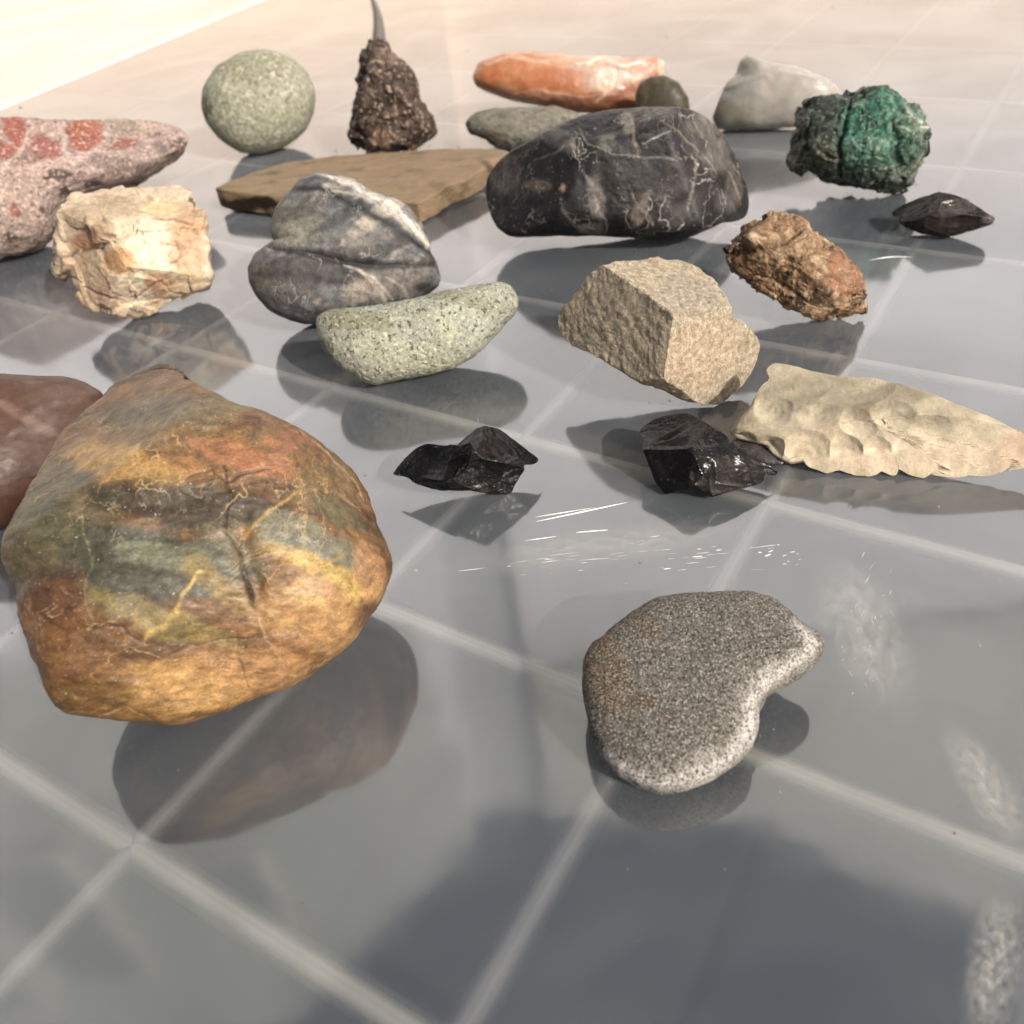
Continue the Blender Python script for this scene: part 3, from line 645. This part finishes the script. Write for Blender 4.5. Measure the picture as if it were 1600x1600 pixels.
quartz_mat = stone_mat('milky_quartz', grain=90, lo=.93, hi=1.05, grain2=500, lo2=.97, hi2=1.03, bump=.15, bump_scale=200, rough=.3, sss=.5, spec=.5)
ST['quartz'] = stone('stone', 'milky translucent grey quartz pebble at the back right, behind the green rock', 'stone',
 [(1112,184),(1125,154),(1134,131),(1149,116),(1155,95),(1167,85),(1196,95),(1244,104),(1291,122),(1312,140),(1309,166),(1280,192),(1244,198),(1202,202),(1150,204),(1120,203)],
 (184,178,166), quartz_mat, lean=.15, front=.6, back=.6, level=6, smooth=1.5, seed=111, noise=[(2,.03,3,'fbm',(1,1,1))],
 blobs=[(1170,96,22,14,0,(158,154,132),.7),(1140,180,40,22,-20,(134,130,104),.7),(1230,130,50,22,0,(196,186,174),.6),(1180,160,40,14,-25,(150,144,128),.4)],
 lines=[([(1134,140),(1170,125),(1215,112),(1290,128)],5,None,0,.03)])

green_mat = stone_mat('green_crystal', grain=260, lo=.4, hi=1.7, grain2=900, lo2=.6, hi2=1.4, veins=[(120,.02,(170,190,160),.7,(1,1,1))], speck=[(420,.63,.04,(176,190,160),.6)], bump=1.0, bump_scale=800, rough=.4, spec=.5, coat=.1, bdist=.0008)
ST['green'] = stone('rock', 'rough emerald green crystal rock at the back right', 'rock',
 [(1244,172),(1273,159),(1309,148),(1322,152),(1333,151),(1357,138),(1374,135),(1398,143),(1416,160),(1440,172),(1452,196),(1459,211),(1455,243),(1437,261),(1425,291),(1410,300),(1374,298),(1333,291),(1315,288),(1285,282),(1268,267),(1238,252),(1237,232),(1244,208),(1241,190)],
 (52,70,56), green_mat, lean=.05, front=.7, back=.7, level=7, smooth=.2, seed=121,
 poly=(14,.85,.98,.005), facets=[(30,.05,.06,(1,1,1)),(200,.025,.14,(1,1,1))], noise=[(7,.03,4,'ridge',(1,1,1)),(20,.01,3,'fbm',(1,1,1))],
 mottle=[((104,108,88),5,.1,.5,(1,1,1)),((36,44,36),5,.15,.4,(1,1,1))],
 blobs=[(1365,200,56,54,0,(30,112,82),.95),(1340,230,30,24,0,(70,122,100),.7),(1385,160,34,24,20,(52,120,94),.8),(1420,190,30,26,0,(120,150,124),.6),(1400,235,40,24,0,(66,116,92),.6),(1355,190,16,24,0,(16,70,54),.7),(1268,200,44,70,0,(44,50,40),.7),(1280,240,40,24,0,(88,90,70),.5),(1390,280,50,14,0,(86,100,88),.5)],
 lines=[([(1330,158),(1322,190),(1310,230),(1312,280)],5,(24,30,24),.7,-.10),([(1268,180),(1262,220),(1275,262)],4,(28,32,26),.6,-.07),([(1415,170),(1430,195),(1450,200)],2.5,(226,226,200),.7,.02),([(1400,200),(1420,205)],2,(220,224,196),.6,.02)])

obs_kw = dict(grain=200, lo=.8, hi=1.2, grain2=900, lo2=.9, hi2=1.1, rough=.24, spec=.45, coat=.0, bump_scale=300, bump=.25, bdist=.0006)
obs_mat = stone_mat('black_glass_rock', speck=[(700,.68,.03,(120,104,92),.5)], **obs_kw)
ST['obsR'] = stone('flake', 'small dark brown obsidian flake at the right, just below the green rock', 'rock flake',
 [(1397,330),(1407,321),(1440,309),(1466,300),(1487,303),(1511,312),(1529,324),(1555,341),(1550,350),(1523,359),(1481,371),(1440,365),(1416,356),(1401,344)],
 (44,36,32), obs_mat, lean=.15, front=.8, back=.6, level=6, smooth=.2, seed=131, p=2.2,
 cuts=[(-.4,.6,.6,.66,.01),(.1,-.5,.8,.62,.01),(.3,.5,.8,.60,.01)], noise=[(4,.02,4,'ridge',(1,3,1))],
 scars=[(1480,325,30,12,15,.08),(1500,345,34,10,5,.07),(1430,330,24,14,0,.06)],
 blobs=[(1500,325,36,12,18,(104,94,86),.5),(1545,344,12,7,0,(120,104,98),.6)])
ST['obsC'] = stone('flake', 'glossy black obsidian flake with pointed ends, to the right of the largest stone', 'rock flake',
 [(615,733),(625,723),(649,702),(666,693),(687,696),(714,695),(732,680),(745,669),(763,665),(787,668),(804,681),(824,700),(838,712),(831,723),(821,731),(812,745),(797,772),(763,771),(738,767),(687,766),(659,759),(625,743)],
 (19,17,18), obs_mat, lean=.2, front=.75, back=.5, level=7, smooth=.2, seed=141, centre=(735,720), p=2.2,
 cuts=[(-.5,.1,.8,.62,.01),(.5,.5,.7,.64,.01),(.3,-.7,.6,.60,.01)], poly=(6,.92,.99,.005), noise=[(5,.010,4,'ridge',(1,1,1)),(18,.003,3,'fbm',(1,1,1))],
 scars=[(742,738,52,30,8,.16),(668,722,42,24,-22,.08),(785,700,44,26,22,.08),(805,745,26,26,0,.07),(710,762,50,12,5,.05)],
 blobs=[(775,690,40,18,20,(36,30,31),.7),(670,725,40,20,-15,(28,26,27),.6)])
ST['obsCR'] = stone('flake', 'black obsidian flake with chipped faces, touching the left tip of the arrowhead', 'rock flake',
 [(1002,677),(1010,663),(1030,651),(1064,646),(1088,647),(1108,658),(1132,677),(1142,692),(1156,699),(1171,714),(1200,724),(1207,729),(1203,746),(1186,755),(1152,765),(1113,776),(1093,770),(1064,768),(1039,771),(1025,755),(1013,726),(1004,702)],
 (22,20,21), obs_mat, lean=.3, front=.6, back=.5, level=7, smooth=.2, seed=151, centre=(1085,715), p=2.3,
 cuts=[(-.3,.6,.75,.5,.01),(-.5,-.4,.75,.52,.01),(.5,.1,.85,.5,.01)], poly=(5,.92,.99,.005), noise=[(5,.012,4,'ridge',(1,1,1)),(20,.004,3,'fbm',(1,1,1))],
 scars=[(1045,675,44,26,0,.08),(1105,675,36,26,20,.08),(1100,738,24,24,0,.16),(1045,725,38,34,-20,.07),(1150,735,50,24,12,.07),(1130,765,44,10,-8,.05)],
 blobs=[(1070,675,60,24,10,(34,25,25),.7),(1150,735,50,22,10,(48,42,40),.6),(1130,762,50,12,-10,(84,76,68),.6)])
smoke_mat = stone_mat('smoky_clear_rock', grain=150, lo=.9, hi=1.1, rough=.15, bump=.3, bump_scale=300, trans=.55, spec=.5)
ST['chip'] = stone('flake', 'small smoky see-through flake between the black flake and the arrowhead', 'rock flake',
 [(1148,690),(1160,685),(1185,690),(1205,702),(1222,716),(1235,724),(1222,729),(1195,727),(1165,716),(1150,706)],
 (120,110,108), smoke_mat, lean=.8, front=.35, back=.3, level=5, smooth=.2, seed=161, facets=[(8,.05,.1,(1,1,1))])

brown_mat = stone_mat('rusty_crystal_rock', grain=360, lo=.6, hi=1.35, grain2=1500, lo2=.75, hi2=1.25, speck=[(500,.64,.04,(226,196,150),.6)], bump=1.0, bump_scale=900, rough=.45, spec=.6, bdist=.0008)
ST['brown'] = stone('rock', 'rough golden brown crystalline rock right of the black rock', 'rock',
 [(1137,380),(1149,356),(1165,346),(1184,333),(1220,330),(1250,341),(1273,362),(1291,371),(1321,395),(1345,416),(1360,428),(1361,463),(1351,481),(1321,496),(1291,500),(1256,490),(1220,475),(1196,457),(1167,439),(1149,425),(1137,410)],
 (172,130,82), brown_mat, lean=.15, front=.65, back=.6, level=7, smooth=.2, seed=171,
 poly=(14,.82,.97,.005), facets=[(50,.025,.06,(1,1.5,1)),(260,.016,.10,(1,1.5,1))], noise=[(6,.03,4,'ridge',(1,1.6,1)),(20,.015,3,'fbm',(1,1,1))],
 cuts=[(.2,.6,.7,.55,.05)],
 mottle=[((224,190,144),5,.10,.45,(1,1,1)),((92,60,34),4.5,.12,.4,(1,1,1))],
 blobs=[(1215,350,50,14,5,(160,112,60),.6),(1240,385,50,22,20,(190,150,104),.6),(1320,430,34,40,30,(168,100,60),.6),(1160,400,20,40,0,(110,76,44),.6),(1280,480,60,14,15,(206,170,124),.6)],
 lines=[([(1160,400),(1190,385),(1230,380),(1250,360)],4,(88,56,30),.6,-.06),([(1250,400),(1290,430),(1340,450)],4,(100,62,34),.5,-.05),([(1180,430),(1220,440),(1260,470)],4,(84,56,34),.5,-.05)])

flint_mat = stone_mat('tan_flint', grain=160, lo=.82, hi=1.14, grain2=1200, lo2=.88, hi2=1.1, bump=.35, bump_scale=500, rough=.6, spec=.4, bdist=.0005)
scar = [(-.1,-.6,.75,.40,.01)]
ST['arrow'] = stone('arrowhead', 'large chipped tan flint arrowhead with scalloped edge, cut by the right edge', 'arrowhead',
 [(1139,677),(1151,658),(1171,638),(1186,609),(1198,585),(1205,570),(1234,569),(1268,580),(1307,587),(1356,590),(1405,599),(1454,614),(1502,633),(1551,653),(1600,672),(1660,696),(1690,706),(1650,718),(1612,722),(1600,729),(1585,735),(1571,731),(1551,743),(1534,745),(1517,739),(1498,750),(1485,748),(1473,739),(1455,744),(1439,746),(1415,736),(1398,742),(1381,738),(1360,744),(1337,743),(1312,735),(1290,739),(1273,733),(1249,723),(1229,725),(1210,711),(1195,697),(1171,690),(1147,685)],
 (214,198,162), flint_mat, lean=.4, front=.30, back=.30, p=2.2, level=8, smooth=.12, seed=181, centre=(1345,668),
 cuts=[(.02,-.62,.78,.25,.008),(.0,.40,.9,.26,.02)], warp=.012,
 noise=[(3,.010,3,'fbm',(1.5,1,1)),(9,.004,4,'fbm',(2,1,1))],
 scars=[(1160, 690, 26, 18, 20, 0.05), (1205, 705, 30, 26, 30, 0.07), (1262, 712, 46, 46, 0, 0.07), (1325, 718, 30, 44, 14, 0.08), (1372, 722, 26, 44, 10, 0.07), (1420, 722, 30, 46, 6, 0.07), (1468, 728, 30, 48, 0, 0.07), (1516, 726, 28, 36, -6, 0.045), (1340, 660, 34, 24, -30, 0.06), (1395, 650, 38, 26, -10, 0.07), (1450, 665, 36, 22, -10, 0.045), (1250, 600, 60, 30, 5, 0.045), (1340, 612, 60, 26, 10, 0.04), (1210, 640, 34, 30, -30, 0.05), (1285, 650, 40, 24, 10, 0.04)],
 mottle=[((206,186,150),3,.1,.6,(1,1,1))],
 blobs=[(1260,610,90,36,8,(168,157,124),.7),(1400,615,140,22,12,(168,156,124),.7),(1500,640,90,20,20,(164,150,122),.5),(1250,700,70,28,5,(232,210,170),.85),(1450,715,170,34,2,(236,212,174),.85),(1590,700,40,30,20,(226,190,156),.7),(1350,640,18,14,20,(140,122,84),.5),(1425,652,14,12,0,(146,126,88),.4),(1170,665,24,22,0,(210,190,150),.6)])  # lower edge painted lighter than the top, as the sun lights it

pale_mat = stone_mat('pale_green_speckled', grain=500, lo=.7, hi=1.25, grain2=1800, lo2=.8, hi2=1.2, speck=[(420,.595,.05,(84,82,58),.85),(900,.62,.05,(70,68,50),.7),(520,.63,.05,(232,232,206),.7)], bump=.8, bump_scale=1000, rough=.65, bdist=.0005)
ST['pale'] = stone('pebble', 'pale green grey speckled pebble shaped like a bean, leaning against the banded grey stone', 'pebble',
 [(496,494),(512,485),(536,481),(573,479),(625,470),(677,458),(707,451),(745,444),(783,439),(797,444),(807,460),(809,477),(800,494),(780,518),(759,542),(738,559),(707,575),(659,587),(611,597),(584,602),(563,595),(536,578),(512,556),(499,532),(494,511)],
 (174,174,152), pale_mat, lean=.15, front=.6, back=.6, level=7, smooth=.9, seed=191, centre=(640,525),
 noise=[(2,.02,3,'fbm',(1,1,1)),(10,.010,4,'fbm',(1,1,1)),(18,.02,3,'pit',(1,1,1))],
 mottle=[((200,200,166),4,.1,.5,(1,1,1))], blobs=[(560,500,60,16,-8,(138,134,92),.6),(700,465,90,10,-12,(140,138,104),.6),(740,520,50,30,-40,(182,188,168),.6),(640,560,90,26,-15,(196,196,158),.5),(510,545,14,22,0,(96,92,60),.5)])

banded_mat = stone_mat('grey_banded_stone', grain=240, lo=.6, hi=1.38, grain2=1200, lo2=.75, hi2=1.25, veins=[(60,.012,(190,182,168),.6,(1,1,1))], bump=.55, bump_scale=800, rough=.55, spec=.35, bdist=.0005)
ST['banded'] = stone('stone', 'dark grey stone with pale diagonal bands and a rounded lobe, left of centre', 'stone',
 [(457,293),(467,281),(487,272),(508,270),(532,276),(556,284),(573,296),(597,303),(622,312),(642,326),(659,350),(671,370),(675,394),(685,412),(689,432),(685,446),(666,460),(640,474),(600,486),(560,496),(520,504),(493,506),(477,506),(450,499),(422,484),(402,463),(390,442),(387,422),(395,401),(412,386),(424,382),(424,353),(427,329),(443,308)],
 (106,106,106), banded_mat, lean=.2, front=.55, back=.55, p=2.6, level=7, smooth=.5, seed=201, warp=.035,
 noise=[(1.5,.03,3,'fbm',(1,1,1)),(8,.01,4,'fbm',(1,1,1)),(20,.004,3,'fbm',(1,1,1))],
 mottle=[((86,82,80),3,.1,.5,(1,2,1)),((150,140,128),7,.2,.5,(1,2,1))],
 bumps=[(540,470,110,26,4,.05),(430,430,36,36,0,.05),(500,350,60,50,20,.03)],
 blobs=[(470,350,44,34,10,(136,132,112),.75),(450,370,30,20,0,(150,144,124),.5),(530,290,50,12,32,(176,166,150),.7),(600,330,80,12,36,(190,178,158),.85),(640,370,44,10,44,(180,168,150),.8),(560,325,100,9,30,(62,64,66),.9),(500,320,60,14,25,(92,90,86),.7),(600,390,100,10,24,(58,60,62),.85),(560,385,60,16,20,(140,130,116),.6),(520,400,120,12,8,(72,70,68),.75),(600,440,60,26,-4,(120,110,98),.6),(560,450,26,18,20,(176,160,140),.6),(590,455,16,20,-10,(160,146,128),.5),(450,440,60,36,10,(92,84,78),.7),(410,430,22,30,0,(116,110,92),.6),(520,425,50,18,5,(64,60,60),.7),(650,425,30,16,20,(124,114,106),.6),(670,450,30,9,-14,(54,46,44),.8)],
 lines=[([(424,384),(470,394),(540,408),(600,414),(676,412)],7,(44,43,44),.9,-.05),([(450,300),(500,296),(560,326),(600,348),(640,372),(672,398)],9,(38,40,43),.95,-.012),
  ([(500,276),(550,288),(600,318),(640,352),(668,384)],9,(224,214,198),.95,.006),([(520,300),(560,306),(600,328),(640,364)],4,(186,178,164),.7,.003),([(470,286),(500,278),(530,290)],5,(70,70,72),.8,0),
  ([(430,330),(480,330),(540,350),(600,376),(650,398)],6,(84,82,80),.7,-.006),([(540,412),(580,430),(610,462)],3,(206,194,176),.8,.003),([(565,425),(590,450),(604,474)],4,(200,188,170),.8,.003),([(600,430),(625,445),(635,462)],2.5,(190,180,162),.7,.002),([(400,425),(470,425),(540,440)],9,(52,49,49),.75,0),([(440,470),(500,482),(560,478)],7,(70,64,62),.6,0)])

black_mat = stone_mat('black_veined_stone', grain=160, lo=.5, hi=1.55, grain2=900, lo2=.75, hi2=1.3, veins=[(22,.005,(206,198,186),1,(1,1,1)),(38,.006,(190,182,170),1,(1,1,1)),(75,.008,(150,142,132),.8,(1,1,1)),(18,.05,(90,82,74),.4,(1,1,1))], speck=[(600,.68,.04,(150,140,130),.6)], bump=.5, bump_scale=600, rough=.5, spec=.42, bdist=.0006)
ST['black'] = stone('stone', 'large black stone with thin pale veins at the back centre', 'stone',
 [(757,297),(763,270),(787,243),(828,220),(870,196),(911,178),(965,169),(1066,169),(1101,181),(1131,208),(1146,238),(1161,267),(1171,303),(1170,330),(1149,344),(1107,356),(1066,371),(1006,371),(935,369),(858,371),(804,368),(778,353),(763,327)],
 (30,28,29), black_mat, lean=.1, front=.6, back=.55, p=2.7, level=7, smooth=1.2, seed=211, warp=.05,
 noise=[(1.5,.03,3,'fbm',(1,1,1)),(5,.016,4,'fbm',(1,1,1)),(16,.005,4,'ridge',(1,1,1))],
 cuts=[(-.1,.75,.62,.58,.08),(.7,.2,.65,.78,.08),(-.55,.1,.8,.72,.1),(.15,-.1,1,.52,.05)],
 mottle=[((60,55,52),3.4,.25,.7,(1,1,1)),((26,24,26),3,.0,.4,(1,1,1))],
 bumps=[(920,240,24,50,-20,-.02),(1060,300,70,60,0,.015)],
 blobs=[(1110,220,40,50,30,(112,104,96),.75),(1150,290,16,40,-10,(104,94,86),.6),(790,270,30,30,-30,(84,78,72),.7),(1010,180,50,10,0,(96,88,80),.6),(870,215,60,14,-24,(94,88,82),.6),(885,292,4,7,0,(186,150,112),.7),(845,290,26,8,0,(124,108,90),.5),(935,310,10,34,12,(126,116,106),.6),(1000,325,10,30,-24,(136,118,104),.6),(980,195,10,18,0,(150,140,128),.5),(950,225,14,14,0,(140,132,120),.4),(830,330,50,20,0,(24,23,26),.7),(1060,230,50,22,10,(28,25,28),.7),(1070,290,50,36,0,(54,44,42),.7),(925,357,20,10,0,(140,132,124),.5),(1130,315,20,14,0,(90,84,86),.5)],
 lines=[([(905,200),(920,225),(950,240),(995,248),(1050,250),(1110,248)],1.0,(170,162,150),.5,0),([(985,180),(990,210),(994,248)],1.6,(160,146,128),.5,0),([(1000,228),(1030,212),(1055,205)],.9,(190,180,170),.7,0),([(1085,250),(1078,280),(1075,300),(1070,325)],1.1,(176,168,160),.7,0),([(915,270),(930,290),(938,320),(935,330)],2.2,(170,160,146),.5,0),([(880,300),(886,330),(900,350)],1.4,(150,140,128),.6,0),([(980,290),(990,315),(1008,335),(1015,350)],2.2,(170,150,130),.6,0),([(1030,192),(1060,205),(1090,240),(1120,270)],1.4,(150,138,124),.6,0),([(900,220),(870,240),(840,250)],1.2,(140,130,118),.5,0),([(1140,270),(1155,300),(1160,320)],1.4,(170,160,146),.6,0),([(940,330),(950,350),(948,365)],1.2,(150,144,136),.5,0)])

slate_mat = stone_mat('olive_slate', grain=140, lo=.85, hi=1.12, grain2=900, lo2=.9, hi2=1.1, bump=.5, bump_scale=400, rough=.7, bdist=.0006, stretch=(.4,1.4,1.4))
ST['slate'] = stone('stone', 'flat olive brown slate slab lying behind the grey banded stone', 'slate',
 [(340,308),(365,298),(400,284),(450,268),(520,259),(600,254),(700,247),(770,248),(797,250),(775,266),(735,292),(700,306),(684,318),(655,334),(600,330),(500,326),(430,322),(385,316),(352,312)],
 (156,128,92), slate_mat, lean=.97, front=.12, back=.12, p=18, level=7, smooth=.15, seed=221, centre=(560,288), warp=.05, fit=False,
 noise=[(3,.006,4,'fbm',(1,1,1)),(9,.010,4,'ridge',(1,1,3))],
 mottle=[((152,136,102),3,.1,.6,(1,5,1)),((110,96,66),3,.2,.5,(1,5,1))],
 blobs=[(385,320,60,11,4,(52,38,20),1),(700,308,50,9,-32,(118,88,56),.6),(480,334,60,10,0,(60,45,25),1),(765,268,30,6,-35,(90,70,44),.8)])

# thin dark strip behind the cone rock, tapering away
def tapered_strip():
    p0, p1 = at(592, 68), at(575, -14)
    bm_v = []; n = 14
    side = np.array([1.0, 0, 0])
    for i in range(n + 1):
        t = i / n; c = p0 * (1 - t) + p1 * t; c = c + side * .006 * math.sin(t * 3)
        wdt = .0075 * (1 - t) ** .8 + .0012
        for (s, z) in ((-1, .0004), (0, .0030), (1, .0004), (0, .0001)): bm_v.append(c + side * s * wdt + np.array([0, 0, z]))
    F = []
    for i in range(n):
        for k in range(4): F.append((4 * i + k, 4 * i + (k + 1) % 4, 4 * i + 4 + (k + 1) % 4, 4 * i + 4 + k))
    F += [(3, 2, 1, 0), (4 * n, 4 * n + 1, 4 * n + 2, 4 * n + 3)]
    o = mesh('dark_tapered_strip', bm_v, F, plain('strip_grey', (.07, .065, .055), .8), smooth=True)
    tag(o, 'thin dark grey strip tapering away behind the cone shaped brown rock', 'strip')
tapered_strip()

# worn scratches, glints painted on them as white, and specks in the lid
rnd = random.Random(5)
scr = plain('scratch_glint_white', (.88, .86, .80), .35)
SV, SF = [], []
def scratch(x0, y0, x1, y1, wd=.7, bow=0):
    n = 6; pts = []
    for i in range(n + 1):
        t = i / n; pts.append(at(x0 + (x1 - x0) * t, y0 + (y1 - y0) * t + bow * math.sin(math.pi * t)))
    for i in range(n + 1):
        a = pts[min(i + 1, n)] - pts[max(i - 1, 0)]; a /= np.linalg.norm(a) + 1e-9; s = np.array([-a[1], a[0], 0])
        d = np.linalg.norm(pts[i] - CAM); ww = wd * d / FPX * .5 * math.sin(math.pi * (.06 + .88 * i / n)) * rnd.uniform(.6, 1.2)
        b0 = len(SV)
        SV.extend([pts[i] - s * ww + np.array([0, 0, .00003]), pts[i] + np.array([0, 0, .00003 + ww * .6]), pts[i] + s * ww + np.array([0, 0, .00003])])
        if i: SF.extend([(b0 - 3, b0 - 2, b0 + 1, b0), (b0 - 2, b0 - 1, b0 + 2, b0 + 1)])
for a in [(838,815,980,785,2.2),(836,808,930,793,1.4),(900,832,950,828,2.2),(1100,692,1108,690,1),(1358,407,1425,402,1.6,-3),(820,845,870,838,1.2)]: scratch(*a)
for k in range(40):
    x = rnd.gauss(950, 110); y = 868 - (x - 960) * .05 + rnd.gauss(0, 20); L = rnd.choice((8, 12, 18, 30, 55)) * rnd.uniform(.7, 1.3)
    scratch(x, y, x + L, y - L * rnd.uniform(.06, .2), rnd.uniform(.15, .7), rnd.uniform(-1, 1))
for k in range(14):
    x = rnd.uniform(1020, 1120); y = rnd.uniform(850, 890); L = rnd.uniform(8, 26)
    scratch(x, y, x + L, y - L * .1, rnd.uniform(.8, 2.0))
for k in range(14):
    x = rnd.gauss(1200, 26); y = rnd.gauss(866, 8); L = rnd.uniform(3, 10)
    scratch(x, y, x + L, y + L * rnd.uniform(-.4, .2), rnd.uniform(.8, 2.2))
for k in range(34):
    x = rnd.gauss(1355, 24); y = rnd.uniform(870, 1090); L = rnd.uniform(4, 14); a = rnd.choice((1.0, 1.1, -1.2, -.9)) + rnd.uniform(-.2, .2)
    scratch(x, y, x + L * math.cos(a), y + L * math.sin(a), rnd.uniform(.12, .5))
for k in range(60):
    x = rnd.uniform(640, 1580); y = rnd.uniform(620, 1500); a = rnd.uniform(-.4, 1.4); L = rnd.uniform(1, 7)
    scratch(x, y, x + L * math.cos(a), y + L * math.sin(a), rnd.uniform(.1, .45))
so_ = mesh('scratches', SV, SF, scr, lid, kind='stuff')
scr2 = plain('scratch_dull', (.42, .42, .40), .4); scr3 = plain('scratch_faint', (.27, .275, .28), .45)
so_.data.materials.append(scr2); so_.data.materials.append(scr3)
for q_ in range(0, len(so_.data.polygons), 12):
    mi = rnd.choice((0, 0, 1, 1, 2)) if q_ > 72 else 0
    for r_ in range(q_, min(q_ + 12, len(so_.data.polygons))): so_.data.polygons[r_].material_index = mi
DV, DF = [], []
for (x, y) in [(1245,548),(730,80),(1300,12),(1042,58),(32,168),(862,454),(377,446),(1000,880)] + [(rnd.uniform(0,1600), rnd.uniform(100,1500)) for _ in range(26)]:
    c = at(x, y); r = .0011 * rnd.uniform(.2, .5) * np.linalg.norm(c - CAM) / .3; b0 = len(DV)
    for k in range(5):
        a = k * 1.2566; DV.append(c + np.array([math.cos(a) * r * rnd.uniform(.6, 1.3), math.sin(a) * r * rnd.uniform(.6, 1.3), .00005]))
    DV.append(c + np.array([0, 0, r * .6]))
    for k in range(5): DF.append((b0 + k, b0 + (k + 1) % 5, b0 + 5))
for (cx_, cy_, n_) in ((230, 505, 14), (1250, 512, 12), (620, 245, 8), (1340, 305, 8), (1050, 640, 10), (60, 420, 8)):
    for _ in range(n_):
        c = at(cx_ + rnd.gauss(0, 55), cy_ + rnd.gauss(0, 14)); r = rnd.uniform(.0002, .0006) * np.linalg.norm(c - CAM) / .45; b0 = len(DV)
        for k in range(5):
            a = k * 1.2566; DV.append(c + np.array([math.cos(a) * r * rnd.uniform(.6, 1.3), math.sin(a) * r * rnd.uniform(.6, 1.3), .00005]))
        DV.append(c + np.array([0, 0, r * .8]))
        for k in range(5): DF.append((b0 + k, b0 + (k + 1) % 5, b0 + 5))
mesh('grit', DV, DF, plain('grit_dark', (.09, .06, .04), .9), lid, kind='stuff')
